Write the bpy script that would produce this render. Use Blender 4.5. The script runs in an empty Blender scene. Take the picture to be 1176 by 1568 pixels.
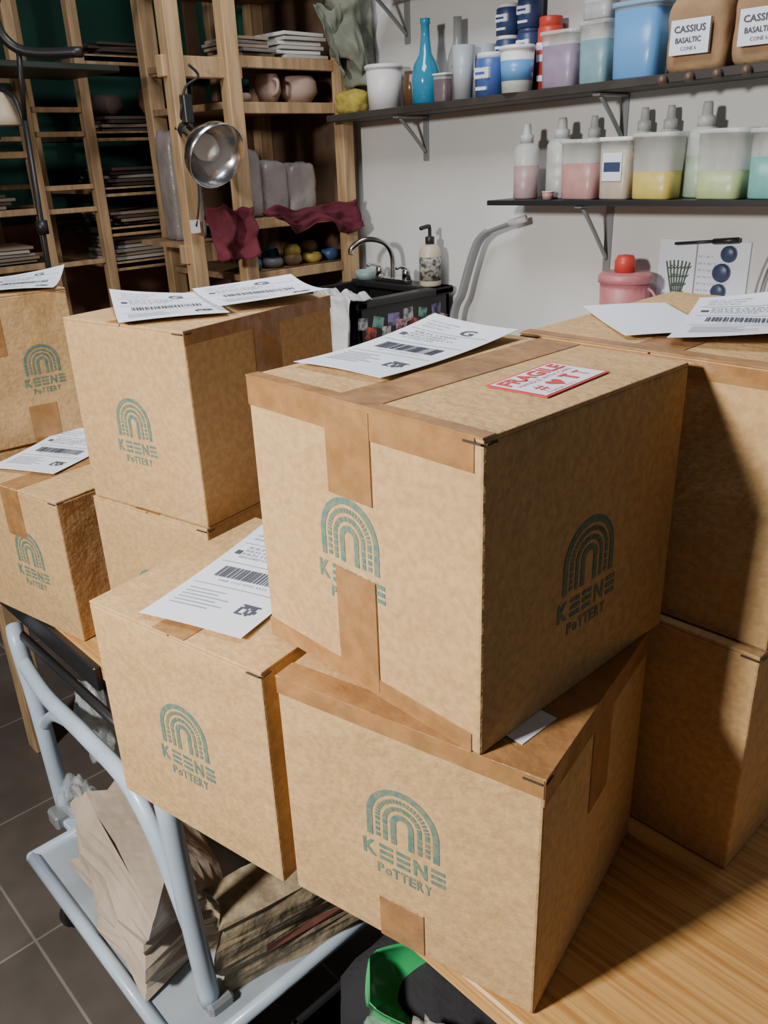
import bpy, bmesh, math, random
from mathutils import Vector, Matrix, noise
random.seed(7)
SC=bpy.context.scene
# ------------------------------------------------------------------ materials
MC={}
def lk(nt,a,b): nt.links.new(a,b)
def mat(name,col,rough=.6,metal=0,var=0,vscale=20,bump=0,bscale=60,trans=0,alpha=1,stretch=None,col2=None,emit=0,detail=4,coat=0,bdist=.004,dent=0):
    if name in MC: return MC[name]
    m=bpy.data.materials.new(name); m.use_nodes=True; nt=m.node_tree
    b=nt.nodes['Principled BSDF']
    b.inputs['Base Color'].default_value=(*col,1); b.inputs['Roughness'].default_value=rough
    b.inputs['Metallic'].default_value=metal
    b.inputs['Transmission Weight'].default_value=trans
    b.inputs['Alpha'].default_value=alpha
    b.inputs['Coat Weight'].default_value=coat
    tc=nt.nodes.new('ShaderNodeTexCoord'); mp=nt.nodes.new('ShaderNodeMapping')
    lk(nt,tc.outputs['Object'],mp.inputs[0])
    if stretch: mp.inputs['Scale'].default_value=stretch
    if var or col2:
        n=nt.nodes.new('ShaderNodeTexNoise'); n.inputs['Scale'].default_value=vscale; n.inputs['Detail'].default_value=detail
        lk(nt,mp.outputs[0],n.inputs['Vector'])
        r=nt.nodes.new('ShaderNodeValToRGB')
        c2=col2 if col2 else tuple(c*(1-var) for c in col)
        r.color_ramp.elements[0].color=(*c2,1); r.color_ramp.elements[1].color=(*col,1)
        r.color_ramp.elements[0].position=.38; r.color_ramp.elements[1].position=.62
        lk(nt,n.outputs['Fac'],r.inputs[0]); lk(nt,r.outputs[0],b.inputs['Base Color'])
    if bump:
        n=nt.nodes.new('ShaderNodeTexNoise'); n.inputs['Scale'].default_value=bscale; n.inputs['Detail'].default_value=3
        lk(nt,mp.outputs[0],n.inputs['Vector'])
        bp=nt.nodes.new('ShaderNodeBump'); bp.inputs['Strength'].default_value=bump; bp.inputs['Distance'].default_value=bdist
        lk(nt,n.outputs['Fac'],bp.inputs['Height']); lk(nt,bp.outputs[0],b.inputs['Normal'])
        if dent:
            n2=nt.nodes.new('ShaderNodeTexNoise'); n2.inputs['Scale'].default_value=7; n2.inputs['Detail'].default_value=2
            lk(nt,mp.outputs[0],n2.inputs['Vector'])
            b2=nt.nodes.new('ShaderNodeBump'); b2.inputs['Strength'].default_value=dent; b2.inputs['Distance'].default_value=.03
            lk(nt,n2.outputs['Fac'],b2.inputs['Height']); lk(nt,b2.outputs[0],bp.inputs['Normal'])
    MC[name]=m; return m
card=mat('cardboard',(.60,.385,.175),.85,col2=(.51,.32,.14),vscale=95,detail=2,bump=.4,bscale=110,dent=.55)
cardd=mat('flap_gap_shade',(.06,.04,.025),.9)  # near-black colour painting the shade inside the flap gap
tape=mat('kraft_tape',(.40,.205,.078),.34,var=.22,vscale=40,bump=.7,bscale=38,dent=.9)
ink=mat('teal_ink',(.09,.18,.16),.8,col2=(.19,.23,.15),vscale=140,detail=2)
paper=mat('white_paper',(.76,.81,.93),.75,bump=.1,bscale=12)
black=mat('print_black',(.06,.07,.10),.7)
grey=mat('print_grey',(.26,.28,.34),.7)
red=mat('print_red',(.62,.03,.04),.6)
pine=mat('pine_wood',(.56,.37,.20),.6,var=.35,vscale=6,stretch=(6,6,.8),bump=.1)
pineh=mat('pine_board',(.38,.24,.13),.6,var=.35,vscale=5,stretch=(5,1,5))
darkw=mat('dark_board',(.05,.042,.035),.6,var=.4,vscale=8)
pblack=mat('black_plastic',(.018,.018,.02),.4)
steelw=mat('pale_blue_paint',(.50,.62,.76),.35,var=.15,vscale=8,coat=.3)
chrome=mat('chrome',(.75,.75,.76),.18,1)
alu=mat('aluminium',(.78,.78,.79),.22,1,bump=.35,bscale=25)
greym=mat('grey_metal',(.30,.32,.33),.45,.3)
whitep=mat('white_plastic',(.78,.78,.80),.4)
# ------------------------------------------------------------------ builder
class G:
    def __init__(s,name): s.n=name; s.v=[]; s.f=[]; s.mi=[]; s.sm=[]; s.mats=[]
    def add(s,vs,fs,m,smooth=False,M=None):
        if m not in s.mats: s.mats.append(m)
        k=s.mats.index(m); o=len(s.v)
        for v in vs:
            v=Vector(v); s.v.append(M@v if M is not None else v)
        for f in fs: s.f.append([o+i for i in f]); s.mi.append(k); s.sm.append(smooth)
    def box(s,lo,hi,m,bev=0,M=None,seg=1):
        lo=Vector(lo); hi=Vector(hi); c=(lo+hi)/2; d=hi-lo
        bm=bmesh.new(); bmesh.ops.create_cube(bm,size=1)
        for v in bm.verts: v.co=Vector((v.co.x*d.x,v.co.y*d.y,v.co.z*d.z))+c
        if bev: bmesh.ops.bevel(bm,geom=bm.edges[:],offset=bev,segments=seg,affect='EDGES',profile=.5)
        bm.verts.index_update()
        s.add([v.co.copy() for v in bm.verts],[[v.index for v in f.verts] for f in bm.faces],m,False,M); bm.free()
    def lathe(s,prof,m,M=None,n=24,sx=1,sy=1,sq=0,cap=True):
        vs=[];fs=[]
        for r,z in prof:
            for i in range(n):
                a=2*math.pi*i/n; c,sn=math.cos(a),math.sin(a)
                k=(abs(c)**sq+abs(sn)**sq)**(-1/sq) if sq else 1
                vs.append((r*c*k*sx,r*sn*k*sy,z))
        for j in range(len(prof)-1):
            for i in range(n):
                a=j*n+i;b=j*n+(i+1)%n; fs.append([a,b,b+n,a+n])
        if cap and prof[0][0]>1e-5: fs.append(list(range(n))[::-1])
        if cap and prof[-1][0]>1e-5: fs.append([ (len(prof)-1)*n+i for i in range(n)])
        s.add(vs,fs,m,True,M)
    def shell(s,prof,m,M=None,n=24,sx=1,sy=1,sq=0): s.lathe(prof,m,M,n,sx,sy,sq,False)
    def tube(s,pts,r,m,n=10,M=None,sub=6,flat=1):
        P=[Vector(p) for p in pts]
        if sub>1 and len(P)>2:
            Q=[]
            for i in range(len(P)-1):
                p0=P[max(i-1,0)];p1=P[i];p2=P[i+1];p3=P[min(i+2,len(P)-1)]
                for k in range(sub):
                    t=k/sub
                    Q.append(.5*((2*p1)+(p2-p0)*t+(2*p0-5*p1+4*p2-p3)*t*t+(3*p1-p0-3*p2+p3)*t**3))
            Q.append(P[-1]); P=Q
        vs=[];fs=[]; up=None
        for i,p in enumerate(P):
            d=(P[min(i+1,len(P)-1)]-P[max(i-1,0)]).normalized()
            if up is None: up=d.orthogonal().normalized()
            up=(up-d*up.dot(d)).normalized(); w=d.cross(up)
            for k in range(n):
                a=2*math.pi*k/n; vs.append(p+up*math.cos(a)*r+w*math.sin(a)*r*flat)
        for j in range(len(P)-1):
            for i in range(n):
                a=j*n+i;b=j*n+(i+1)%n; fs.append([a,b,b+n,a+n])
        fs.append(list(range(n))[::-1]); fs.append([(len(P)-1)*n+i for i in range(n)])
        s.add(vs,fs,m,True,M)
    def crumple(s,c,size,m,amp=.25,fr=4,sub=4,seed=0,flatb=True,boxy=0,smooth=True,M=None,hf=.35):
        bm=bmesh.new(); bmesh.ops.create_icosphere(bm,subdivisions=sub,radius=1)
        vs=[]
        for v in bm.verts:
            p=v.co.copy()
            if boxy:
                k=(abs(p.x)**boxy+abs(p.y)**boxy+abs(p.z)**boxy)**(-1/boxy); p=p*k
            q=v.co*fr+Vector((seed*3.1,seed,seed*1.7))
            d=noise.noise(q*.5)*.9+(abs(noise.noise(q*.7))-.25)*.9+(abs(noise.noise(q*2.0))-.25)*hf
            p=p*(1+amp*d)
            vs.append(Vector((p.x*size[0],p.y*size[1],max(p.z,-.85 if flatb else -9)*size[2]))+Vector(c))
        bm.verts.index_update()
        s.add(vs,[[v.index for v in f.verts] for f in bm.faces],m,smooth,M); bm.free()
    def done(s,parent=None):
        lo=Vector([min(v[i] for v in s.v) for i in range(3)]); hi=Vector([max(v[i] for v in s.v) for i in range(3)])
        o=Vector(((lo.x+hi.x)/2,(lo.y+hi.y)/2,lo.z))
        me=bpy.data.meshes.new(s.n); me.from_pydata([v-o for v in s.v],[],s.f)
        for m in s.mats: me.materials.append(m)
        for i,p in enumerate(me.polygons): p.material_index=s.mi[i]; p.use_smooth=s.sm[i]
        ob=bpy.data.objects.new(s.n,me); SC.collection.objects.link(ob); ob.location=o
        if parent:
            ob.parent=parent; ob.location=o-parent.location
        return ob
TX={}
def text(t,bold=0):
    if (t,bold) in TX: return TX[(t,bold)]
    cu=bpy.data.curves.new('t','FONT'); cu.body=t; cu.size=1; cu.resolution_u=2; cu.offset=bold
    o=bpy.data.objects.new('t',cu); SC.collection.objects.link(o); bpy.context.view_layer.update()
    me=bpy.data.meshes.new_from_object(o.evaluated_get(bpy.context.evaluated_depsgraph_get()))
    vs=[(v.co.x,v.co.y) for v in me.vertices]; fs=[list(p.vertices) for p in me.polygons]
    x0=min(v[0] for v in vs);x1=max(v[0] for v in vs);y0=min(v[1] for v in vs);y1=max(v[1] for v in vs)
    vs=[((a-x0)/(x1-x0),(b-y0)/(y1-y0)) for a,b in vs]
    bpy.data.objects.remove(o); bpy.data.meshes.remove(me); TX[(t,bold)]=(vs,fs); return vs,fs
def ptext(g,t,x,y,w,h,f,m,bold=0):
    vs,fs=text(t,bold); g.add([f(x+a*w,y+b*h) for a,b in vs],fs,m)
def prect(g,x0,y0,x1,y1,f,m,n=1):
    for i in range(n):
        a=x0+(x1-x0)*i/n;b=x0+(x1-x0)*(i+1)/n
        g.add([f(a,y0),f(b,y0),f(b,y1),f(a,y1)],[[0,1,2,3]],m)
def logo(g,f,s=1):
    rings=[(.0455,.038,0,16),(.034,.0285,.3,22),(.0245,.019,.12,9),(.0145,.0075,0,6)]
    cy=.016
    for ro,ri,gap,n in rings:
        for i in range(n):
            a0=math.pi*i/n; a1=math.pi*(i+1-gap)/n
            vs=[];k=3
            for j in range(k+1):
                a=a0+(a1-a0)*j/k
                vs+=[f(s*ro*math.cos(a),s*(cy+ro*math.sin(a))),f(s*ri*math.cos(a),s*(cy+ri*math.sin(a)))]
            g.add(vs,[[2*j,2*j+2,2*j+3,2*j+1] for j in range(k)],ink)
        L=.030
        nb=1 if gap==0 else 4
        for sg in (-1,1):
            for i in range(nb):
                y1=cy-L*i/nb; y0=cy-L*(i+1-gap)/nb
                prect(g,s*min(sg*ro,sg*ri),s*y0,s*max(sg*ro,sg*ri),s*y1,f,ink)
    x=-.052;w=.017;h=.022;y=-.044
    for ch in 'KEENE':
        if ch=='E':
            for k in range(3): prect(g,s*x,s*(y+k*h*.385),s*(x+w),s*(y+k*h*.385+h*.23),f,ink)
        else: ptext(g,ch,s*x,s*y,s*w,s*h,f,ink,.035)
        x+=.0218
    for i,ch in enumerate('PoTTERY'):
        ptext(g,ch,s*(-.034+.0102*i),-s*.064,s*.0085,s*(.0140 if ch!='o' else .010),f,ink,.03)
# ------------------------------------------------------------------ boxes
def cbox(FR,yaw,w,d,h,z0,lf=(.5,.55),lr=(.5,.55),front=(),right=(),ls=1,gapx=.5,topband=0,rband=0):
    g=G('cardboard_box')
    c,sn=math.cos(yaw),math.sin(yaw)
    FL=Vector((FR[0]-w*c,FR[1]-w*sn,z0))
    M=Matrix.Translation(FL)@Matrix.Rotation(yaw,4,'Z')
    g.box((0,0,.001),(w,d,h-.0045),card,.003,M,2)
    g.box((.0005,.0005,h-.005),(w*gapx-.0012,d-.0005,h),card,.0017,M,2)
    g.box((w*gapx+.0012,.0005,h-.0052),(w-.0005,d-.0005,h-.0002),card,.0017,M,2)
    if lf: logo(g,lambda u,v:M@Vector((lf[0]*w+u,-.0005,lf[1]*h+v)),ls)
    if lr: logo(g,lambda u,v:M@Vector((w+.0005,lr[0]*d+u,lr[1]*h+v)),ls)
    tw=.03
    g.box((w*gapx-tw,.0002,h-.0006),(w*gapx+tw,d-.0002,h+.0008),tape,.0003,M)
    k=0
    for (u0,v0,u1,v1) in front:
        e=.0010+.00035*k; k+=1
        g.box((u0*w,-e,v0*h),(u1*w,.001,v1*h),tape,.0003,M)
    k=0
    for (u0,v0,u1,v1) in right:
        e=.0010+.00035*k; k+=1
        g.box((w-.001,u0*d,v0*h),(w+e,u1*d,v1*h),tape,.0003,M)
    if topband: g.box((.0,-.0017,h-.001),(w,topband,h+.0012),tape,.0003,M)
    if rband: g.box((w-rband,-.001,h-.0015),(w+.0017,d,h+.0015),tape,.0003,M)
    g.box((w-.022,-.0024,h-.0062),(w-.0015,-.0012,h-.0042),cardd,0,M)  # dark strips painted as shade in the flap slit at the corner
    g.box((w+.0006,.002,h-.0062),(w+.0020,.016,h-.0044),cardd,0,M)
    return g,M
B12=math.radians(12)
g,M=cbox((-.42,.503),0,.34,.343,.329,1.0505,lf=(.47,.50),lr=(.50,.43),
   front=[(0.0,.90,.97,1.0),(.0,.003,.97,.07),(.39,.69,.585,.985),(.40,.02,.585,.43)],topband=.016)
g.done()
g,M=cbox((-.355,.521),math.radians(12.7),.333,.318,.33,.7205,lf=(.505,.52),lr=None,ls=1.06,
   front=[(0,.93,1,1.0),(.40,.005,.585,.20)],right=[(0,.90,1,1.0),(.42,.55,.6,.92)],topband=.03,rband=.045)
g.done()
g,M=cbox((-.696,.438),math.radians(11),.322,.33,.33,.7205,lf=(.50,.48),lr=None,ls=1.0); g.done()
g,M=cbox((-1.092,.62),B12,.285,.352,.318,1.0505,lf=(.49,.45),lr=None,ls=.9,right=[(0.0,.93,1,1.0),(.42,.55,.6,.95)]); g.done()
g,M=cbox((-1.094,.618),B12,.29,.345,.329,.7205,lf=(.46,.46),lr=None); g.done()
g,M=cbox((-1.462,.52),math.radians(11),.31,.33,.303,.7205,lf=(.58,.50),lr=None,front=[(.4,.65,.6,.99)]); g.done()
g,M=cbox((-1.852,.44),math.radians(-2),.32,.34,.303,.7205,lf=None,lr=None); g.done()
g,M=cbox((-1.850,.43),math.radians(-3),.32,.34,.328,1.024,lf=None,lr=(.76,.50),ls=.85,right=[(.35,.62,.56,.99),(.62,.005,.8,.26)]); g.done()
g,M=cbox((-.300,.872),math.radians(1),.365,.40,.328,1.0505,lf=None,lr=None,front=[(0,.93,1,.99)],right=[(0,.93,1,.99)],topband=.022)
g.done()
g,M=cbox((-.300,.858),math.radians(0),.37,.40,.329,.7205,lf=None,lr=None); g.done()
# ------------------------------------------------------------------ labels
def sheet(o,yaw,w,l,z,curl=.006,lift=(.0,.0,.0,.0),name='shipping_label',pr=True):
    g=G(name); M=Matrix.Translation((o[0],o[1],z))@Matrix.Rotation(math.radians(yaw),4,'Z')
    def f(u,v,e=0):
        a=u/w;b=v/l
        zz=.0012+curl*(2*b-1)**2*.5+curl*.3*math.sin(a*math.pi)
        zz+=lift[0]*max(0,1-a-b)**2+lift[1]*max(0,a-b)**2+lift[2]*max(0,a+b-1)**2+lift[3]*max(0,b-a)**2
        return M@Vector((u,v,zz+e))
    n=12
    vs=[];fs=[]
    for top in (0,.0005):
        for j in range(n+1):
            for i in range(n+1): vs.append(f(w*i/n,l*j/n,top))
    N=(n+1)**2
    for j in range(n):
        for i in range(n):
            a=j*(n+1)+i
            fs.append([a,a+n+1,a+n+2,a+1]); fs.append([N+a,N+a+1,N+a+n+2,N+a+n+1])
    for i in range(n):
        for a,b in ((i,i+1),((n)*(n+1)+i+1,n*(n+1)+i),((i+1)*(n+1),i*(n+1)),(i*(n+1)+n,(i+1)*(n+1)+n)):
            fs.append([a,b,b+N,a+N])
    g.add(vs,fs,paper,False)
    if pr:
        e=lambda x,y:f(x*w,y*l,.0011)
        ptext(g,'G',.56,.80,.15,.085,e,black,.02)
        ptext(g,'SHIP TO CUSTOMER',.1,.9,.34,.02,e,grey); ptext(g,'GROUND MAIL',.1,.86,.3,.02,e,grey); ptext(g,'SERVICE 0042',.1,.82,.26,.02,e,grey)
        prect(g,.06,.775,.94,.781,e,grey,6)
        for i,(ww) in enumerate((.5,.42,.55,.36)): ptext(g,'KILN STREET STUDIO'[:10+2*i],.16,.73-.033*i,ww,.021,e,grey,.01)
        prect(g,.08,.66,.14,.70,e,black)
        prect(g,.06,.575,.94,.581,e,grey,6)
        x=.16; rnd=random.Random(3)
        while x<.84:
            k=rnd.choice((.008,.014,.02)); prect(g,x,.43,x+k,.535,e,black); x+=k+rnd.choice((.008,.014))
        ptext(g,'9400 1112 0255 5510',.25,.39,.5,.018,e,grey)
        prect(g,.06,.345,.94,.351,e,grey,6)
        for i in range(7):
            for j in range(7):
                if rnd.random()<.6: prect(g,.72+.024*i,.16+.013*j,.744+.024*i,.173+.013*j,e,black)
        for i in range(6): prect(g,.1,.29-.03*i,.1+.3+.2*rnd.random(),.298-.03*i,e,grey,3)
    return g.done()
sheet((-.748,.560),5,.132,.258,1.381,.006,lift=(0,.0,.006,.014))
sheet((-.920,.405),20,.162,.292,1.0525,.005,lift=(.0,.0,0,.006))
sheet((-1.205,.578),66,.17,.235,1.3705,.006,lift=(.0,0,0,.02))
sheet((-1.165,.735),70,.19,.22,1.3775,.006,lift=(.0,.01,.01,0))
sheet((-.482,.907),20,.165,.29,1.3815,.010,lift=(0,.02,.03,.0))
sheet((-.535,.905),48,.12,.21,1.3805,.004,pr=False)
sheet((-1.875,.60),60,.15,.25,1.354,.008,lift=(0,0,.02,0),pr=True)
sheet((-1.745,.50),28,.165,.26,1.026,.004,lift=(0,0,0,.01))
g=G('shipping_label')
g.box((-.46,.545,1.0524),(-.4005,.603,1.0530),paper); g.done()
g=G('fragile_sticker'); M=Matrix.Translation((-.452,.633,1.3802))@Matrix.Rotation(math.radians(94),4,'Z')
W,H=.120,.072
def f(u,v,e=0): return M@Vector((u,v,.0008+e))
g.box((0,0,0),(W,H,.0008),red,0,M)
prect(g,.003,.003,W-.003,H-.003,lambda u,v:f(u,v,.0004),paper)
e=lambda u,v:f(u,v,.0008)
ptext(g,'FRAGILE',.008,.047,W-.016,.019,e,red,.03)
ptext(g,'HANDLE WITH CARE',.012,.037,W-.024,.006,e,red)
hv=[(0,-1),(.9,.1),(.9,.6),(.5,.9),(0,.5),(-.5,.9),(-.9,.6),(-.9,.1)]
g.add([e(.050+a*.011,.021+b*.011) for a,b in hv],[list(range(8))],red)
ptext(g,'#',.016,.012,.014,.018,e,red); prect(g,.074,.012,.080,.028,e,red); prect(g,.070,.0285,.084,.033,e,red); ptext(g,'T',.092,.012,.012,.018,e,red)
ptext(g,'THANK YOU',.012,.005,.05,.004,e,red)
g.done()
# ------------------------------------------------------------------ room
def grid_mat():
    m=bpy.data.materials.new('floor_tile'); m.use_nodes=True; nt=m.node_tree; b=nt.nodes['Principled BSDF']
    tc=nt.nodes.new('ShaderNodeTexCoord'); br=nt.nodes.new('ShaderNodeTexBrick'); br.offset=0
    br.inputs['Scale'].default_value=1; br.inputs['Brick Width'].default_value=.42; br.inputs['Row Height'].default_value=.42
    br.inputs['Mortar Size'].default_value=.003
    br.inputs['Color1'].default_value=(.14,.12,.105,1); br.inputs['Color2'].default_value=(.16,.137,.12,1); br.inputs['Mortar'].default_value=(.32,.29,.27,1)
    n=nt.nodes.new('ShaderNodeTexNoise'); n.inputs['Scale'].default_value=9
    mx=nt.nodes.new('ShaderNodeMixRGB'); mx.blend_type='MULTIPLY'; mx.inputs[0].default_value=.5
    lk(nt,tc.outputs['Object'],br.inputs['Vector']); lk(nt,tc.outputs['Object'],n.inputs['Vector'])
    lk(nt,br.outputs[0],mx.inputs[1]); lk(nt,n.outputs['Fac'],mx.inputs[2]); lk(nt,mx.outputs[0],b.inputs['Base Color'])
    b.inputs['Roughness'].default_value=.35
    return m
g=G('floor'); g.box((-3.9,-2.5,-.05),(2.5,2.27,0),grid_mat()); g.done()
wallm=mat('white_wall_paint',(.74,.74,.74),.8,var=.12,vscale=2,bump=.15,bscale=20)
greenm=mat('green_wall_paint',(.03,.13,.095),.7,var=.3,vscale=3)
brick=mat('terracotta_wall',(.36,.19,.13),.85,var=.3,vscale=5,bump=.3)
g=G('wall_back'); g.box((-2.56,2.27,0),(2.5,2.37,3.0),wallm); g.box((-3.9,2.27,1.30),(-2.56,2.37,3.0),greenm); g.box((-3.9,2.27,0),(-2.56,2.37,1.30),brick); g.done()
g=G('wall_left'); g.box((-4.0,-2.5,1.36),(-3.9,2.27,3.0),greenm); g.box((-4.0,-2.5,0),(-3.9,2.27,1.36),brick); g.done()
# table
wm=bpy.data.materials.new('table_wood'); wm.use_nodes=True; nt=wm.node_tree; b=nt.nodes['Principled BSDF']
tc=nt.nodes.new('ShaderNodeTexCoord'); mp=nt.nodes.new('ShaderNodeMapping'); mp.inputs['Scale'].default_value=(1.5,48,48)
n=nt.nodes.new('ShaderNodeTexNoise'); n.inputs['Scale'].default_value=3; n.inputs['Detail'].default_value=6; n.inputs['Distortion'].default_value=.4
r=nt.nodes.new('ShaderNodeValToRGB'); r.color_ramp.elements[0].color=(.50,.245,.07,1); r.color_ramp.elements[1].color=(.72,.41,.14,1)
r.color_ramp.elements[0].position=.36; r.color_ramp.elements[1].position=.6
lk(nt,tc.outputs['Object'],mp.inputs[0]); lk(nt,mp.outputs[0],n.inputs[0]); lk(nt,n.outputs[0],r.inputs[0]); lk(nt,r.outputs[0],b.inputs['Base Color']); b.inputs['Roughness'].default_value=.4
g=G('work_table'); g.box((-2.3,.505,.685),(.12,1.38,.72),wm,.003)
g.box((-2.3,.490,.665),(-1.36,.504,.7195),pblack,.003)
for x in (-2.2,.05):
    for y in (.6,1.28): g.box((x-.03,y-.03,0),(x+.03,y+.03,.685),pine,.003)
g.box((-2.2,1.26,.60),(.05,1.29,.685),pine)
g.done()
# ------------------------------------------------------------------ wall shelves
def zs(x): return 1.700+(x+2.46)*.022
def zl(x): return 1.437+(x+1.73)*.014
def bracket(g,x,z,yw,L=.14,Hh=.15,m=greym):
    g.box((x-.012,yw-.006,z-Hh),(x+.012,yw,z),m,.001)
    g.box((x-.012,yw-L,z-.006),(x+.012,yw,z),m,.001)
    g.tube([(x,yw-.006,z-Hh*.8),(x,yw-L*.5,z-Hh*.35),(x,yw-L*.85,z-.006)],.006,m,8)
g=G('wall_shelf'); M=Matrix.Translation((-2.5,0,1.700))@Matrix.Rotation(-.022,4,'Y')
g.box((0,2.10,0),(1.95,2.265,.022),darkw,.002,M)
for x in (-2.17,-1.40,-.7): bracket(g,x,zs(x)-.002,2.27,.15,.14)
for x in (-1.19,-1.12,-1.05,-.98): g.crumple((x,2.088,zs(x)+.008),(.012,.012,.012),mat('brown_knob',(.12,.08,.06),.4),.02,2,2,1,False)
g.done()
g=G('wall_shelf'); M=Matrix.Translation((-1.74,0,1.437))@Matrix.Rotation(-.014,4,'Y')
g.box((0,2.08,0),(1.2,2.265,.014),pblack,.002,M)
for x in (-1.425,-.75): bracket(g,x,zl(x)-.002,2.27,.17,.20)
g.done()
g=G('wall_shelf'); g.box((-2.3,2.05,2.06),(-.4,2.265,2.085),darkw,.002)
for x in (-2.25,-1.40,-.7): bracket(g,x,2.058,2.27,.17,.13)
g.done()
glaze=lambda n,c:mat('glaze_'+n,c,.35,var=.12,vscale=30)
clear=mat('clear_plastic',(.80,.83,.82),.15,alpha=.32)
milky=mat('milky_plastic',(.74,.77,.75),.3,alpha=.5)
capm=mat('milky_cap',(.50,.52,.51),.4)
def squeeze(x,y,z,h,r,content,capc=capm,name='squeeze_bottle'):
    g=G(name); M=Matrix.Translation((x,y,z))
    hb=h*.72
    g.lathe([(0,0),(r*.92,0),(r,.004),(r,hb*.62),(0,hb*.62)],content,M)
    g.shell([(r*1.002,hb*.62),(r,hb*.93),(r*.8,hb),(r*.42,hb*1.04),(r*.42,hb*1.10)],milky,M)
    g.lathe([(0,hb*1.04),(r*.52,hb*1.04),(r*.52,hb*1.18),(r*.34,hb*1.20),(r*.30,h*.97),(r*.24,h),(0,h)],capc,M)
    return g.done()
def tub(x,y,z,w,h,content,fill=.45,lid=milky,name='plastic_container',label=False):
    g=G(name); M=Matrix.Translation((x,y,z)); r=w/2
    g.lathe([(0,0),(r*.86,0),(r*.9,.004),(r*(.9+.06*fill),h*fill),(0,h*fill)],content,M,32,1,.75,5)
    g.shell([(r*(.902+.06*fill),h*fill),(r*.97,h*.93),(r*1.0,h*.93)],milky,M,32,1,.75,5)
    g.lathe([(0,h*.93),(r*1.05,h*.93),(r*1.07,h*.95),(r*1.05,h),(r*.9,h),(r*.88,h*.985),(0,h*.985)],lid,M,32,1,.75,5)
    if label: g.box((-r*.6,-r*.74,h*.3),(r*.6,-r*.70,h*.75),paper,0,M); g.box((-r*.5,-r*.76,h*.45),(r*.5,-r*.73,h*.60),mat('navy_print',(.03,.05,.13)),0,M)
    return g.done()
def bucket(x,y,z,r,h,m,lid=None,name='bucket',handle=False,band=None):
    g=G(name); M=Matrix.Translation((x,y,z))
    if lid: g.lathe([(0,0),(r*.86,0),(r*.98,h*.9),(0,h*.9)],m,M); g.lathe([(0,h*.9),(r*1.06,h*.9),(r*1.06,h*.97),(r*.95,h),(0,h)],lid,M)
    else: g.lathe([(0,0),(r*.84,0),(r*.98,h*.93),(r*1.06,h*.93),(r*1.06,h),(r*.96,h),(r*.82,.006),(0,.006)],m,M)
    if band: g.shell([(r*.90,h*.25),(r*.905,h*.25),(r*.96,h*.68),(r*.95,h*.68)],band,M)
    if handle: g.tube([(r,0,h*.85),(r*1.35,0,h*.75),(r*1.3,0,h*.4),(r*.95,0,h*.3)],.004,m,8,M)
    return g.done()
def can(x,y,z,r,h,m,lid=greym,band=None,name='paint_can'):
    g=G(name); M=Matrix.Translation((x,y,z))
    g.lathe([(0,0),(r,0),(r,h*.84),(r*.90,h*.88)],m,M); g.lathe([(0,h*.86),(r*.92,h*.86),(r*.92,h*.98),(r*.88,h),(0,h)],lid,M)
    if band:
        g.box((-r*.62,-r*1.02,h*.40),(r*.62,-r*.70,h*.66),band,.002,M)
        g.box((-r*.5,-r*1.04,h*.50),(r*.3,-r*1.0,h*.56),m,0,M)
        g.box((-r*.45,-r*1.03,h*.14),(r*.45,-r*.85,h*.22),band,0,M)
    return g.done()
Y=2.175
def zu(x): return zs(x)+.0235
navy=mat('navy_label',(.035,.055,.15),.4); skyb=mat('sky_plastic',(.12,.33,.68),.3); yel=mat('sponge_yellow',(.50,.40,.07),.9,var=.3,vscale=60,bump=.6)
redp=mat('red_plastic',(.60,.06,.04),.4); bluec=mat('blue_can',(.06,.13,.40),.35)
g=G('sponge'); g.crumple((-2.42,2.155,zu(-2.41)+.034),(.06,.04,.04),yel,.15,3,3,1,boxy=4); g.done()
bucket(-2.275,Y,zu(-2.275),.062,.138,whitep,lid=whitep,name='plastic_tub')
g=G('brown_jar'); g.lathe([(0,0),(.028,0),(.030,.08),(.022,.095),(.022,.11),(0,.11)],mat('amber_glass',(.12,.06,.03),.2),Matrix.Translation((-2.185,2.215,zu(-2.185)))); g.done()
g=G('glass_bottle'); M=Matrix.Translation((-2.065,2.16,zu(-2.065)))
bl=mat('blue_glass',(.03,.24,.42),.12,coat=.5)
g.lathe([(0,0),(.036,0),(.045,.006),(.048,.08),(.038,.115),(.020,.145),(.014,.19),(.013,.225),(.016,.228),(.016,.242),(0,.242)],bl,M); g.done()
g=G('glass_bottle'); M=Matrix.Translation((-1.985,2.222,zu(-1.985)))
g.lathe([(0,0),(.033,0),(.036,.006),(.036,.10),(.028,.14),(.014,.17),(.013,.24),(0,.24)],mat('grey_glass',(.28,.31,.31),.15,alpha=.6),M); g.done()
dgl=glaze('mauve',(.16,.12,.13))
tub(-1.97,2.135,zu(-1.97),.056,.08,dgl,.8,whitep,'glass_jar')
tub(-1.925,2.165,zu(-1.925),.045,.10,dgl,.8,greym,'glass_jar')
for x,yy,hh in ((-1.880,2.130,.145),(-1.87,2.22,.15)):
    g=G('drinking_glass'); M=Matrix.Translation((x,yy,zu(x))); g.lathe([(0,0),(.028,0),(.034,hh),(.031,hh),(.025,.008),(0,.008)],mat('frosted_cup',(.40,.45,.50),.35),M); g.done()
can(-1.785,2.145,zu(-1.785),.044,.115,bluec,whitep,whitep,'glaze_jar')
for i in range(3): can(-1.79,2.229,zu(-1.79)+.001+i*.082,.036,.08,navy,whitep,paper,'glaze_jar')
for i in range(3): can(-1.71,2.229,zu(-1.71)+i*.086,.037,.085,navy,navy,paper,'glaze_jar')
bucket(-1.675,2.13,zu(-1.675),.050,.12,whitep,lid=whitep,name='yogurt_tub',band=skyb)
can(-1.628,2.218,zu(-1.628),.036,.19,redp,redp,paper,'spice_canister')
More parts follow.
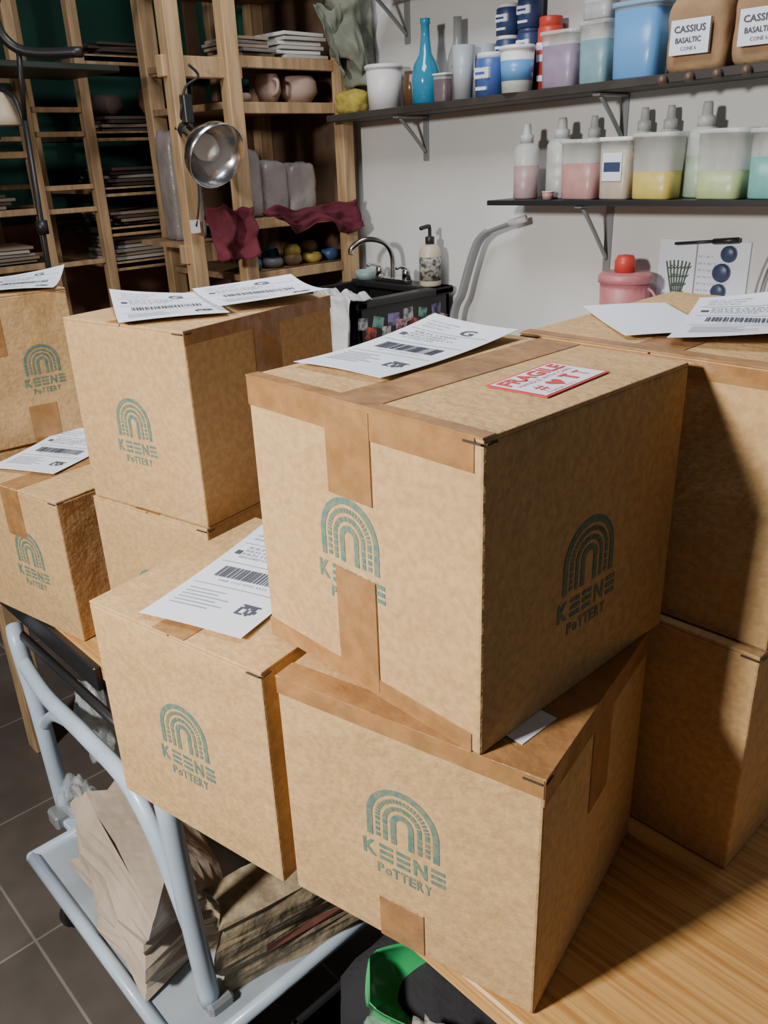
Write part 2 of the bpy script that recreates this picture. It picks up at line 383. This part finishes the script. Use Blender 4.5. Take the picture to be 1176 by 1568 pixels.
tub(-1.540,2.165,zu(-1.540),.118,.14,glaze('purple',(.30,.24,.33)),.75,milky)
tub(-1.432,2.165,zu(-1.432),.092,.15,glaze('teal',(.20,.35,.39)),.7,clear)
tub(-1.43,2.165,zu(-1.43)+.151,.09,.10,glaze('grey',(.4,.4,.42)),.4,clear)
tub(-1.305,2.17,zu(-1.305),.138,.175,skyb,.9,mat('sky_lid',(.3,.5,.75),.3,alpha=.7))
tub(-1.30,2.17,zu(-1.30)+.176,.13,.07,glaze('grey',(.4,.4,.42)),.5,clear)
kraft=mat('kraft_paper',(.38,.235,.125),.8,var=.25,vscale=12,bump=.6,bscale=18,bdist=.008)
for x in (-1.135,-.965,-.80):
    g=G('paper_bag'); z=zu(x)
    g.crumple((x,2.17,z+.075),(.076,.055,.088),kraft,.08,3,4,x*9,boxy=6)
    g.box((x-.062,2.125,z+.14),(x+.062,2.195,z+.172),kraft,.006)
    g.box((x-.050,2.098,z+.035),(x+.050,2.106,z+.110),paper)
    ff=lambda u,v:Vector((x+u,2.0965,z+v))
    ptext(g,'CASSIUS',-.040,.082,.08,.015,ff,black,.02); ptext(g,'BASALTIC',-.035,.060,.065,.012,ff,black,.02); ptext(g,'CONE 6',-.02,.044,.04,.008,ff,black)
    g.done()
def zw(x): return zl(x)+.0155
pk=glaze('pink',(.50,.27,.26)); pk2=glaze('rose',(.46,.32,.32)); yl=glaze('yellow',(.62,.50,.13)); lm=glaze('lime',(.45,.56,.28)); tq=glaze('turquoise',(.18,.45,.43)); cr=glaze('cream',(.52,.45,.36)); mint=glaze('mint',(.36,.48,.36)); gy=glaze('greyish',(.45,.46,.44)); oliv=glaze('olive',(.45,.40,.25))
squeeze(-1.655,2.16,zw(-1.655),.205,.037,pk2)
squeeze(-1.545,2.18,zw(-1.545),.215,.042,gy)
squeeze(-1.47,2.228,zw(-1.475),.215,.033,cr)
bucket(-1.535,2.108,zw(-1.535),.017,.022,pk,lid=whitep,name='small_jar')
tub(-1.437,2.138,zw(-1.437),.120,.155,pk,.6,milky)
tub(-1.32,2.13,zw(-1.32),.098,.155,cr,.8,whitep,label=True)
squeeze(-1.312,2.228,zw(-1.312),.225,.034,oliv)
squeeze(-1.235,2.228,zw(-1.235),.225,.034,oliv)
tub(-1.205,2.13,zw(-1.205),.122,.16,yl,.42,milky)
squeeze(-1.115,2.19,zw(-1.115),.225,.041,mint)
tub(-1.025,2.13,zw(-1.025),.124,.16,lm,.4,milky)
squeeze(-.955,2.228,zw(-.955),.22,.034,tq)
tub(-.895,2.13,zw(-.895),.12,.155,tq,.6,milky)
squeeze(-.81,2.2,zw(-.81),.22,.036,pk)
# ------------------------------------------------------------------ side counter and things near the wall
g=G('side_counter'); g.box((-1.62,1.92,.97),(-.4,2.262,1.0),whitep,.003)
for x in (-1.58,-.5):
    for y in (1.96,2.22): g.box((x-.02,y-.02,0),(x+.02,y+.02,.97),greym)
g.done()
pinkb=mat('pink_plastic',(.60,.22,.24),.4,var=.2,vscale=15)
bucket(-1.295,2.165,1.001,.072,.26,pinkb,lid=pinkb,name='bucket',handle=True)
g=G('red_lid_jar'); g.lathe([(0,0),(.028,0),(.030,.03),(.022,.045),(0,.048)],redp,Matrix.Translation((-1.30,2.165,1.2615)),18); g.done()
g=G('wall_print'); g.box((-1.25,2.262,1.10),(-.99,2.268,1.345),paper)
ff=lambda u,v:Vector((-1.25+u,2.2612,1.10+v))
prect(g,.11,.01,.114,.235,ff,grey)
for i in range(9): ptext(g,'M T W T F S S'[:7+i%6],.12,.20-.018*i,.04+.01*(i%3),.006,ff,grey)
dg=mat('dark_green_ink',(.08,.12,.08),.7)
for i in range(7):
    a=-.7+i*.23; g.tube([ff(.06,.05),ff(.06+math.sin(a)*.03,.12),ff(.06+math.sin(a)*.055,.17+.02*math.cos(a))],.0022,dg,6)
    for k in range(4):
        t=.35+.18*k; p=ff(.06+math.sin(a)*.05*t,.05+.13*t); g.tube([p,p+Vector((.012,0,.01))],.0015,dg,5)
g.done()
g=G('magnet_row')
for u,v,r in ((.205,.215,.021),(.19,.165,.024),(.187,.115,.020)):
    g.lathe([(0,0),(r,0),(r,.01),(r*.8,.014),(0,.014)],mat('dark_blue_plastic',(.04,.06,.13),.4),Matrix.Translation(ff(u,v))@Matrix.Rotation(math.pi/2,4,'X'),20)
g.done()
g=G('marker_pen'); g.tube([(-1.20,2.252,1.335),(-1.08,2.252,1.347)],.004,pblack,8); g.tube([(-1.09,2.252,1.3455),(-1.02,2.252,1.352)],.0075,pblack,8); g.done()
g=G('wire_coil')
for k in range(4): g.tube([(-.97+.02*k,2.25,1.003),(-.95+.02*k,2.24,1.25),(-.90+.01*k,2.25,1.40)],.003,greym,6)
g.done()
# ------------------------------------------------------------------ sink
g=G('utility_sink'); x0,x1,y0,y1,zt,zb=-2.46,-2.04,1.80,2.24,1.15,.86
for lo,hi in (((x0,y0,zb),(x1,y0+.02,zt)),((x0,y1-.02,zb),(x1,y1,zt)),((x0,y0,zb),(x0+.02,y1,zt)),((x1-.02,y0,zb),(x1,y1,zt)),((x0,y0,zb),(x1,y1,zb+.02))): g.box(lo,hi,pblack,.003)
g.box((x0-.01,y0-.015,zt-.02),(x1+.015,y0+.035,zt+.006),pblack,.006); g.box((x1-.035,y0-.015,zt-.02),(x1+.015,y1+.01,zt+.006),pblack,.006)
g.box((x0-.01,y1-.09,zt-.02),(x1+.015,y1+.01,zt+.006),pblack,.006)
for x in (x0+.03,x1-.03):
    for y in (y0+.03,y1-.03): g.box((x-.02,y-.02,0),(x+.02,y+.02,zb),greym)
cols=[(.5,.55,.6),(.6,.12,.1),(.2,.45,.38),(.7,.7,.66),(.3,.25,.5),(.65,.35,.42)]
for i in range(12):
    c=cols[i%6]; yy=y0+.02+.035*i; zz=zt-.065-.035*(i%2)
    a=random.uniform(-.3,.3); MM=Matrix.Translation((x1+.0005+.0003*(i%3),yy,zz))@Matrix.Rotation(a,4,'X')
    s_=random.uniform(.020,.028)
    g.box((0,-s_,-s_),(.001,s_,s_*random.uniform(.5,1)),mat('sticker_%d'%(i%6),c,.5,var=.85,vscale=50),0,MM)
sink=g.done()
g=G('faucet'); M=Matrix.Translation((-2.27,2.185,1.157))
g.box((-.085,-.02,0),(.085,.02,.014),chrome,.005,M,2)
g.tube([(0,0,.0),(0,0,.09),(-.01,-.03,.14),(-.04,-.09,.155),(-.07,-.13,.13),(-.075,-.135,.105)],.010,chrome,12,M)
for sx in (-.07,.07): g.lathe([(0,0),(.017,0),(.015,.03),(.01,.04),(0,.04)],chrome,M@Matrix.Translation((sx,0,.012)),14); g.tube([(sx,0,.05),(sx*1.05,-.03,.06),(sx*1.1,-.055,.058)],.006,chrome,8,M)
g.done()
g=G('soap_bottle'); M=Matrix.Translation((-2.085,2.19,1.157))
g.lathe([(0,0),(.036,0),(.038,.005),(.038,.115),(.03,.135),(.014,.142),(0,.142)],mat('cream_bottle',(.62,.56,.42),.4),M)
g.shell([(.0384,.02),(.0388,.02),(.0388,.10),(.0384,.10)],mat('label_dark',(.5,.48,.4),.5,col2=(.05,.05,.05),vscale=70),M)
g.lathe([(0,.14),(.016,.14),(.016,.165),(.006,.167),(.006,.195),(0,.195)],pblack,M,14); g.tube([(0,0,.198),(0,-.01,.20),(0,-.045,.196)],.007,pblack,8,M); g.done()
g=G('sponge_dish'); g.lathe([(0,0),(.04,0),(.048,.03),(.044,.03),(.036,.006),(0,.006)],mat('aqua_dish',(.35,.5,.48),.4),Matrix.Translation((-2.415,2.19,1.157))); g.done()
towel=mat('towel_cloth',(.74,.76,.78),.95,var=.12,vscale=30,bump=.5,bscale=150)
def cloth(name,pts,m,n=26,fold=.012,fr=8,th=.004,seed=0,rag=0,parent=None):
    TL,TR,BL,BR=[Vector(p) for p in pts]; g=G(name); nrm=(TR-TL).cross(BL-TL).normalized(); vs=[];fs=[]
    for e in (0,th):
        for j in range(n+1):
            b=j/n
            for i in range(n+1):
                a=i/n; bb=b*(1+rag*noise.noise(Vector((a*3,seed,2)))) ; p=(TL.lerp(TR,a)).lerp(BL.lerp(BR,a),bb)
                d=fold*(math.sin(a*fr*2+seed+b*1.2)*(.35+b)+1.3*noise.noise(Vector((a*3+seed,b*3,seed)))+.5*noise.noise(Vector((a*9,b*7,seed))))
                p=p+nrm*(d+e)+Vector((0,0,fold*1.3*noise.noise(Vector((a*4,seed,b)))))
                vs.append(p)
    N=(n+1)**2
    for j in range(n):
        for i in range(n):
            a=j*(n+1)+i; fs.append([a,a+1,a+n+2,a+n+1]); fs.append([N+a,N+a+n+1,N+a+n+2,N+a+1])
    for i in range(n):
        for a,b in ((i,i+1),((n)*(n+1)+i+1,n*(n+1)+i),((i+1)*(n+1),i*(n+1)),(i*(n+1)+n,(i+1)*(n+1)+n)): fs.append([b,a,a+N,b+N])
    g.add(vs,fs,m,True); return g.done(parent)
cloth('towel',[(-2.22,1.765,1.175),(-2.015,1.750,1.175),(-2.21,1.745,.86),(-2.03,1.730,.84)],towel,fold=.016,parent=sink)
cloth('towel_fold',[(-2.22,1.765,1.172),(-2.015,1.755,1.172),(-2.22,1.86,1.167),(-2.03,1.86,1.167)],towel,fold=.008,parent=sink)
g=G('folding_leg'); g.tube([(-1.715,2.225,1.385),(-1.80,2.22,1.36),(-1.87,2.215,1.335)],.006,greym,8,flat=1.5); g.tube([(-1.85,2.22,1.345),(-1.89,2.21,1.30),(-1.94,2.20,1.15),(-1.985,2.19,.95),(-1.99,2.19,0)],.008,greym,8,flat=2.0); g.tube([(-1.70,2.225,1.390),(-1.76,2.22,1.374)],.011,whitep,8); g.done()
# ------------------------------------------------------------------ racks
brownp=mat('brown_panel',(.17,.10,.06),.75,var=.35,vscale=5,stretch=(3,3,1))
g=G('shelving_rack')
for y in (1.51,1.715,2.185):
    g.box((-2.53,y-.026,0),(-2.48,y+.026,2.75),pine,.003)
for y in (1.715,2.185): g.box((-3.03,y-.03,0),(-2.98,y+.03,2.75),pine,.003)
for z in (1.90,1.765,1.40,1.22,.8,.4,2.15):
    g.box((-3.03,1.69,z-.022),(-2.52,2.21,z),pineh,.002)
    g.box((-2.535,1.742,z-.035),(-2.515,2.158,z),pine,.002)
for z in (1.86,1.31): g.box((-2.54,1.47,z-.03),(-2.50,1.76,z+.03),pine,.003)
for z in (1.90,1.60,1.31): g.box((-3.0,1.70,z-.03),(-2.5,1.725,z),pine,.002)
g.box((-3.02,2.215,.1),(-2.50,2.235,2.7),brownp)
g.box((-3.05,1.72,1.35),(-3.032,2.215,1.80),brownp); g.box((-3.045,1.9,1.80),(-3.03,1.95,2.6),brownp)
g.done()
g=G('ladder_rack')
for x in (-3.2,-3.7):
    for y in (1.31,1.54,2.12): g.box((x-.02,y-.019,0),(x+.02,y+.019,2.8),pine,.002)
    for z in (1.25,1.44,1.52,1.70,1.78,1.91): g.box((x-.010,1.33,z-.012),(x+.010,1.52,z+.006),pine,.002)
for z,dd in ((1.23,0),(1.36,1),(1.505,0),(1.70,1),(1.955,0)):
    g.box((-3.7,1.56,z-.02),(-3.19,2.24,z),pineh if not dd else darkw,.002); g.box((-3.215,1.56,z-.03),(-3.19,2.24,z+.004),pine,.002)
for z in (1.26,1.45,1.64,1.91): g.box((-3.7,.55,z-.018),(-3.2,1.30,z),darkw,.002); g.box((-3.212,.55,z-.018),(-3.19,1.30,z+.004),pine,.002)
for x in (-3.2,-3.7): g.box((x-.02,.53,0),(x+.02,.57,2.8),pine,.002)
g.done()
g=G('ware_board'); MM=Matrix.Translation((-2.95,1.40,1.87))@Matrix.Rotation(.1,4,'Z')
g.box((-.22,-.55,0),(.12,.10,.02),mat('ware_board_dark',(.035,.045,.042),.5),.004,MM); g.done()
def stackp(name,x,y,z,w,d,n,t,ms_):
    g=G(name)
    for i in range(n):
        a=random.uniform(-.12,.12); MM=Matrix.Translation((x+random.uniform(-.01,.01),y+random.uniform(-.015,.015),z+i*t))@Matrix.Rotation(a,4,'Z')
        g.box((-w/2,-d/2,0),(w/2,d/2,t*.8),ms_[i%len(ms_)],.001,MM)
    return g.done()
wp=[mat('stack_white',(.52,.49,.45),.8),mat('stack_tan',(.32,.24,.17),.8),mat('stack_grey',(.32,.30,.28),.8)]
stackp('plaster_slabs',-3.35,1.72,1.235,.22,.26,6,.015,wp); stackp('plaster_slabs',-3.35,2.03,1.235,.22,.22,5,.014,wp)
stackp('plaster_slabs',-3.35,1.13,1.265,.22,.28,5,.012,wp); stackp('plaster_slabs',-3.35,.82,1.265,.22,.24,4,.012,wp)
stackp('paper_stack',-2.62,2.05,1.902,.16,.18,6,.014,[wp[0],mat('stack_w2',(.7,.7,.68),.8)])
stackp('bat_stack',-2.62,1.84,1.902,.18,.14,5,.012,[wp[1],mat('stack_dk',(.2,.18,.17),.8)])
dk=mat('stack_dark2',(.10,.07,.055),.7)
stackp('bat_stack',-3.37,1.80,1.706,.26,.3,4,.014,[dk,wp[1],darkw]); stackp('bat_stack',-3.37,1.80,1.511,.26,.36,5,.014,[darkw,dk,wp[2]]); stackp('bat_stack',-3.37,1.78,1.961,.26,.3,4,.012,[dk])
stackp('bat_stack',-3.37,1.78,1.367,.26,.34,4,.013,[dk,wp[1]]); stackp('bat_stack',-3.37,1.05,1.455,.24,.34,4,.013,[wp[1],dk]); stackp('bat_stack',-3.37,1.05,1.645,.24,.34,5,.013,[dk,darkw])
terr=mat('terracotta_ware',(.34,.15,.10),.8,var=.2)
bisq=mat('bisque_clay',(.50,.35,.29),.8,var=.1)
def pot(x,y,z,r,h,m,name='clay_pot'):
    g=G(name); M=Matrix.Translation((x,y,z)); g.lathe([(0,0),(r*.6,0),(r,h*.4),(r*.95,h*.8),(r*.8,h),(r*.72,h),(r*.86,h*.75),(r*.5,.01),(0,.01)],m,M); return g
for (x,y,z,r,h,m) in ((-3.3,.95,1.915,.05,.08,bisq),(-3.3,1.1,1.915,.06,.11,dk),(-3.3,1.68,1.764,.06,.07,dk),(-3.3,1.87,1.764,.05,.09,terr),(-3.3,2.0,1.235+.075,.05,.045,bisq)):
    pot(x,y,z,r,h,m,'clay_pot').done()
g=pot(-2.6,1.93,1.766,.045,.09,bisq,'clay_mug'); g.tube([(-2.56,1.92,1.84),(-2.53,1.92,1.83),(-2.535,1.92,1.80),(-2.56,1.92,1.79)],.006,bisq,8); g.done()
g=pot(-2.6,2.06,1.766,.07,.085,bisq,'clay_bowl'); g.done(); g=pot(-2.6,1.81,1.766,.04,.03,bisq,'clay_bowl'); g.done()
bw=[(.07,.17,.34),(.55,.42,.09),(.22,.23,.25),(.05,.11,.25),(.45,.32,.18)]
for i in range(9):
    y=1.785+.046*i; x=-2.585-.07*(i%2); zz=1.2205; rr=(.036,.028,.040,.03)[i%4]; hh=(.04,.03,.035,.06)[i%4]
    g=pot(x,y,zz,rr,hh,mat('bowl_%d'%(i%5),bw[i%5],.4),'glazed_bowl')
    if i%3==1: g.lathe([(0,.022),(.018,.022),(.034,.045),(.032,.06),(.02,.075),(0,.075)],mat('bowl_%d'%((i+2)%5),bw[(i+2)%5],.4),Matrix.Translation((x,y,zz)))
    g.done()
slab=mat('grey_film',(.32,.28,.27),.3,var=.25,vscale=10,bump=.6,bscale=18,bdist=.01)
g=G('wrapped_clay_slab')
g.crumple((-2.60,1.80,1.505),(.04,.05,.12),slab,.08,3,4,2,boxy=6)
g.crumple((-2.58,1.90,1.485),(.035,.05,.098),slab,.08,3,4,4,boxy=6); g.crumple((-2.57,2.01,1.48),(.035,.06,.092),slab,.08,3,4,5,boxy=6); g.done()
g=G('wrapped_clay_slab'); g.crumple((-2.75,1.63,1.50),(.05,.06,.19),slab,.06,3,4,7,boxy=8); g.box((-2.9,1.53,1.32),(-2.6,1.69,1.336),pineh); g.done()
mar=mat('maroon_cloth',(.15,.022,.04),.95,var=.3,vscale=12,bump=.3,bscale=80)
cloth('maroon_cloth',[(-2.455,1.54,1.455),(-2.455,1.72,1.445),(-2.435,1.55,1.29),(-2.435,1.70,1.28)],mar,seed=2,fold=.02,fr=4,rag=.3)
cloth('maroon_cloth',[(-2.465,1.76,1.42),(-2.465,2.20,1.445),(-2.43,1.86,1.375),(-2.43,2.19,1.34)],mar,seed=5,fold=.022,fr=5,rag=.3)
gg=mat('grey_green_cloth',(.23,.25,.20),.95,var=.25,vscale=10,bump=.3,bscale=90)
cloth('hanging_cloth',[(-2.44,2.05,2.12),(-2.37,2.22,2.14),(-2.44,2.10,1.90),(-2.36,2.24,1.83)],gg,seed=1,fold=.035,fr=3,rag=.3)
cloth('hanging_cloth',[(-2.44,2.02,2.05),(-2.41,2.18,2.05),(-2.44,2.12,1.86),(-2.41,2.20,1.80)],gg,seed=4,fold=.03,fr=3,rag=.3)
# clamp lamp
g=G('clamp_lamp'); d=Vector((.75,.05,-.38)).normalized(); q=d.to_track_quat('Z','Y').to_matrix().to_4x4()
M=Matrix.Translation((-2.43,1.51,1.655))@q@Matrix.Scale(1.25,4)
g.lathe([(.018,-.03),(.022,0),(.045,.03),(.07,.065),(.078,.095),(.080,.095),(.073,.062),(.048,.027),(.024,-.002)],alu,M,32)
g.lathe([(0,-.06),(.018,-.06),(.018,-.02),(0,-.02)],pblack,M,16)
g.lathe([(0,-.02),(.014,-.01),(.03,.03),(.032,.05),(.02,.075),(0,.085)],mat('bulb_glass',(.9,.9,.88),.1),M,20)
g.tube([M@Vector((0,0,-.06)),(-2.47,1.50,1.74),(-2.465,1.52,1.80),(-2.45,1.56,1.83),(-2.45,1.53,1.86)],.004,pblack,8)
g.tube([(-2.465,1.53,1.78),(-2.46,1.52,1.5),(-2.45,1.49,1.40)],.003,pblack,8); g.box((-2.46,1.475,1.38),(-2.45,1.505,1.42),whitep)
g.box((-2.478,1.50,1.70),(-2.45,1.53,1.78),pblack,.003)
g.done()
# light stand
g=G('light_stand'); g.tube([(-2.86,1.1,.02),(-2.72,1.1,1.3),(-2.69,1.1,1.72)],.009,pblack,10,sub=1)
g.lathe([(0,1.40),(.018,1.40),(.018,1.44),(0,1.44)],pblack,Matrix.Translation((-2.71,1.1,0)))
for a in (0,2.1,4.2): g.tube([(-2.75,1.1,1.05+.0),(-2.77+.35*math.cos(a),1.1+.35*math.sin(a),.012)],.009,pblack,8)
g.lathe([(.02,0),(.03,-.005),(.045,-.06),(.06,-.09),(.057,-.09),(.042,-.058),(.02,-.01)],mat('beige_shade',(.55,.45,.33),.5),Matrix.Translation((-2.77,1.07,1.80)),28)
g.tube([(-2.69,1.1,1.70),(-2.71,1.09,1.78),(-2.77,1.07,1.81)],.008,pblack,8)
g.tube([(-2.58,1.14,2.15),(-2.66,1.06,2.0),(-2.64,1.10,1.90),(-2.5,1.22,1.885)],.014,pblack,10)
g.tube([(-2.69,1.1,1.72),(-2.64,1.10,1.90)],.008,pblack,8)
g.done()
bucket(-3.24,.98,1.32,.04,.06,redp,name='red_bowl')
# ------------------------------------------------------------------ cart
g=G('utility_cart')
X0,X1,Y0,Y1=-1.565,-.925,.35,.98; zt=.20
for a,b in (((X0,Y0),(X1,Y0)),((X1,Y0),(X1,Y1)),((X1,Y1),(X0,Y1)),((X0,Y1),(X0,Y0))):
    g.tube([(*a,zt),(*b,zt)],.013,steelw,10)
for c in ((X0,Y0),(X1,Y0),(X1,Y1),(X0,Y1)): g.crumple((*c,zt),(.0135,.0135,.0135),steelw,0,1,2,0,False)
g.box((X0,Y0,zt-.008),(X1,Y1,zt+.002),mat('tray_panel',(.40,.46,.52),.4,var=.3,vscale=6))
g.tube([(-1.74,.475,.66),(-1.705,.465,.63),(-1.665,.462,.50),(-1.635,.46,.22)],.019,steelw,12)
g.tube([(-1.07,.455,.66),(-1.035,.445,.60),(-1.01,.44,.42),(-.985,.44,.21)],.019,steelw,12)
g.tube([(-1.69,.462,.60),(-1.56,.455,.575),(-1.35,.45,.585),(-1.20,.45,.575),(-1.10,.447,.50),(-1.02,.443,.36)],.017,steelw,12,flat=.7)
g.tube([(-1.66,.462,.44),(-1.55,.456,.53),(-1.42,.45,.58)],.012,steelw,10)
for x,y in ((X0+.05,Y0+.05),(X1-.05,Y0+.05),(X0+.05,Y1-.05),(X1-.05,Y1-.05)):
    g.box((x-.012,y-.02,.05),(x+.012,y+.02,.195),greym); g.lathe([(0,-.012),(.035,-.012),(.04,-.006),(.04,.006),(.035,.012),(0,.012)],pblack,Matrix.Translation((x,y,.04))@Matrix.Rotation(math.pi/2,4,'Y'))
for x in (-1.635,-.985): g.box((x-.026,.425,.185),(x+.026,.475,.225),greym,.006)
g.box((-1.66,.44,.19),(X0+.02,.48,.21),steelw,.004)
g.tube([(-1.72,.478,.65),(-1.07,.478,.65)],.010,pblack,8); g.tube([(-1.55,.93,.2),(-1.55,.93,.66)],.018,steelw,10); g.tube([(-.98,.93,.2),(-.98,.93,.66)],.018,steelw,10)
cart=g.done()
def paperbag(name,c,yaw,w,d,h,m,seed,lean=0,stripe=None,tp=.86,crk=1):
    g=G(name); MM=Matrix.Translation(c)@Matrix.Rotation(yaw,4,'Z')@Matrix.Rotation(lean,4,'X')
    rings=14; seg=[(-1,-1),(-.5,-1.05),(0,-1.1),(.5,-1.05),(1,-1),(.86,0),(1,1),(.5,1.05),(0,1.1),(-.5,1.05),(-1,1),(-.86,0)]
    vs=[];fs=[];n=len(seg)
    for j in range(rings+1):
        t=j/rings; dd=1 if t<.55 else 1-(t-.55)/.45*tp
        for (a,b) in seg:
            q=Vector((a*1.7+seed,b*1.7,t*3.3)); k=(noise.noise(q)*.16+(abs(noise.noise(q*1.9))-.2)*.16)*crk
            vs.append((a*w/2*(1+k),b*d/2*dd*(1+k)+.15*d*math.sin(t*3+seed)*t,h*t*(1+.08*noise.noise(q*1.3)) if j else 0))
    for j in range(rings):
        for i in range(n):
            a=j*n+i;b=j*n+(i+1)%n
            fs.append([a,b,b+n]); fs.append([a,b+n,a+n])
    fs.append(list(range(n))[::-1]); fs.append([rings*n+i for i in range(n)])
    g.add(vs,fs,m,False,MM)
    if stripe:
        for i in (1,2):
            A=[Vector(vs[k])+Vector((0,-.003,0)) for k in (5*n+i,5*n+i+1,6*n+i+1,6*n+i)]
            g.add(A,[[0,1,2,3]],stripe,False,MM)
    return g.done()
bagm=mat('beige_paper_bag',(.50,.41,.32),.8,var=.15,vscale=6,bump=.9,bscale=9,bdist=.02)
sackm=mat('tan_sack',(.42,.33,.21),.85,var=.45,vscale=30,bump=.7,bscale=30,bdist=.008)
dsack=mat('dark_sack',(.17,.11,.07),.85,var=.3,vscale=12,bump=.6,bscale=20,bdist=.01)
fred=mat('faded_red_print',(.26,.09,.07),.8,var=.3)
paperbag('paper_bag',(-1.25,.48,.203),-.12,.38,.20,.20,bagm,1.3,-.06,tp=.6,crk=1.6)
paperbag('clay_sack',(-1.22,.82,.203),.25,.40,.24,.40,dsack,4.1,0,fred,tp=.25)
paperbag('flour_sack',(-1.005,.66,.203),1.35,.36,.13,.17,sackm,7.7,0,fred,tp=.3)
film=mat('plastic_film',(.70,.76,.80),.15,alpha=.38,bump=1,bscale=25,bdist=.02)
g=G('plastic_wrap'); g.crumple((-1.50,.52,.50),(.06,.03,.10),film,.5,3,4,11,False); g.crumple((-1.575,.475,.275),(.05,.035,.045),film,.5,3,4,12,False); g.done(cart)
# dark bin under the table
g=G('storage_bin'); hb=.20
for lo,hi in (((-.86,.52,0),(-.38,.535,hb)),((-.86,.98,0),(-.38,.995,hb)),((-.86,.52,0),(-.845,.995,hb)),((-.395,.52,0),(-.38,.995,hb)),((-.86,.52,0),(-.38,.995,.015))): g.box(lo,hi,pblack,.004)
g.crumple((-.62,.745,.20),(.20,.20,.19),mat('dark_cloth',(.02,.02,.024),.9,bump=.6,bscale=20,bdist=.02),.16,3,4,3,boxy=4,hf=.6); g.done()
grn=mat('green_plastic',(.05,.55,.17),.22,var=.15,vscale=8,coat=.4)
g=G('plastic_scoop'); MM=Matrix.Translation((-.635,.605,.43))@Matrix.Rotation(-.75,4,'Z')@Matrix.Rotation(.15,4,'Y')@Matrix.Rotation(-.25,4,'X')@Matrix.Scale(1.08,4)
vs=[];fs=[];n=24;L_=13
for e in (0,.003):
    for j in range(L_):
        t=j/(L_-1)
        for i in range(n+1):
            a=math.pi*(1.0*i/n)+math.pi; r=(.034+.026*min(1,t*2.2)**.6)-e
            vs.append((r*math.cos(a),-.06+.12*t+.02*math.sin(a)*t,r*math.sin(a)*1.0))
N=L_*(n+1)
for j in range(L_-1):
    for i in range(n):
        a=j*(n+1)+i; fs.append([a,a+1,a+n+2,a+n+1]); fs.append([N+a,N+a+n+1,N+a+n+2,N+a+1])
for i in range(n): fs.append([i,i+1,N+i+1,N+i]); a=(L_-1)*(n+1)+i; fs.append([a,a+1,N+a+1,N+a])
for j in range(L_-1): a=j*(n+1); fs.append([a,a+n+1,N+a+n+1,N+a]); a+=n; fs.append([a,a+n+1,N+a+n+1,N+a])
fs.append(list(range(n+1)))
g.add(vs,fs,grn,True,MM); g.done()
gw=mat('grey_wrap',(.40,.38,.37),.25,alpha=.85,bump=1,bscale=25,bdist=.02)
g=G('plastic_wrap'); g.crumple((-.53,.56,.41),(.05,.045,.055),gw,.5,3,4,21,hf=.7); g.done()
g=G('plastic_wrap'); g.crumple((-.60,.55,.365),(.07,.04,.04),mat('green_tint_film',(.35,.60,.42),.15,alpha=.45,bump=1,bscale=25,bdist=.02),.5,3,4,22,hf=.7); g.done()
# ------------------------------------------------------------------ lights
def area(name,loc,tgt,size,power,col,spread=180):
    l=bpy.data.lights.new(name,'AREA'); l.energy=power; l.size=size; l.color=col; l.spread=math.radians(spread); o=bpy.data.objects.new(name,l); SC.collection.objects.link(o)
    o.location=loc; o.rotation_euler=(Vector(tgt)-Vector(loc)).to_track_quat('-Z','Y').to_euler(); return o
area('key_light',(-.98,-1.35,2.15),(-.75,.6,1.0),.25,50,(1,.95,.87),125)
area('ceiling_light',(-1.45,1.0,2.9),(-1.45,1.35,1.0),.8,28,(.98,.99,1))
w=bpy.data.worlds.new('world'); SC.world=w; w.use_nodes=True; w.node_tree.nodes['Background'].inputs[0].default_value=(.85,.92,1,1); w.node_tree.nodes['Background'].inputs[1].default_value=.045
# ------------------------------------------------------------------ camera
th=math.radians(23.5); roll=math.radians(-2.2); yaw=math.radians(47.3)
R=(Matrix.Rotation(yaw,3,'Z')@Matrix.Rotation(math.pi/2-th,3,'X')@Matrix.Rotation(roll,3,'Z'))
cd=bpy.data.cameras.new('camera'); cam=bpy.data.objects.new('camera',cd); SC.collection.objects.link(cam)
cam.matrix_world=Matrix.Translation((0,0,1.6))@R.to_4x4()
cd.sensor_fit='VERTICAL'; cd.sensor_height=24; cd.lens=24*1270/1568; cd.clip_start=.02
SC.camera=cam
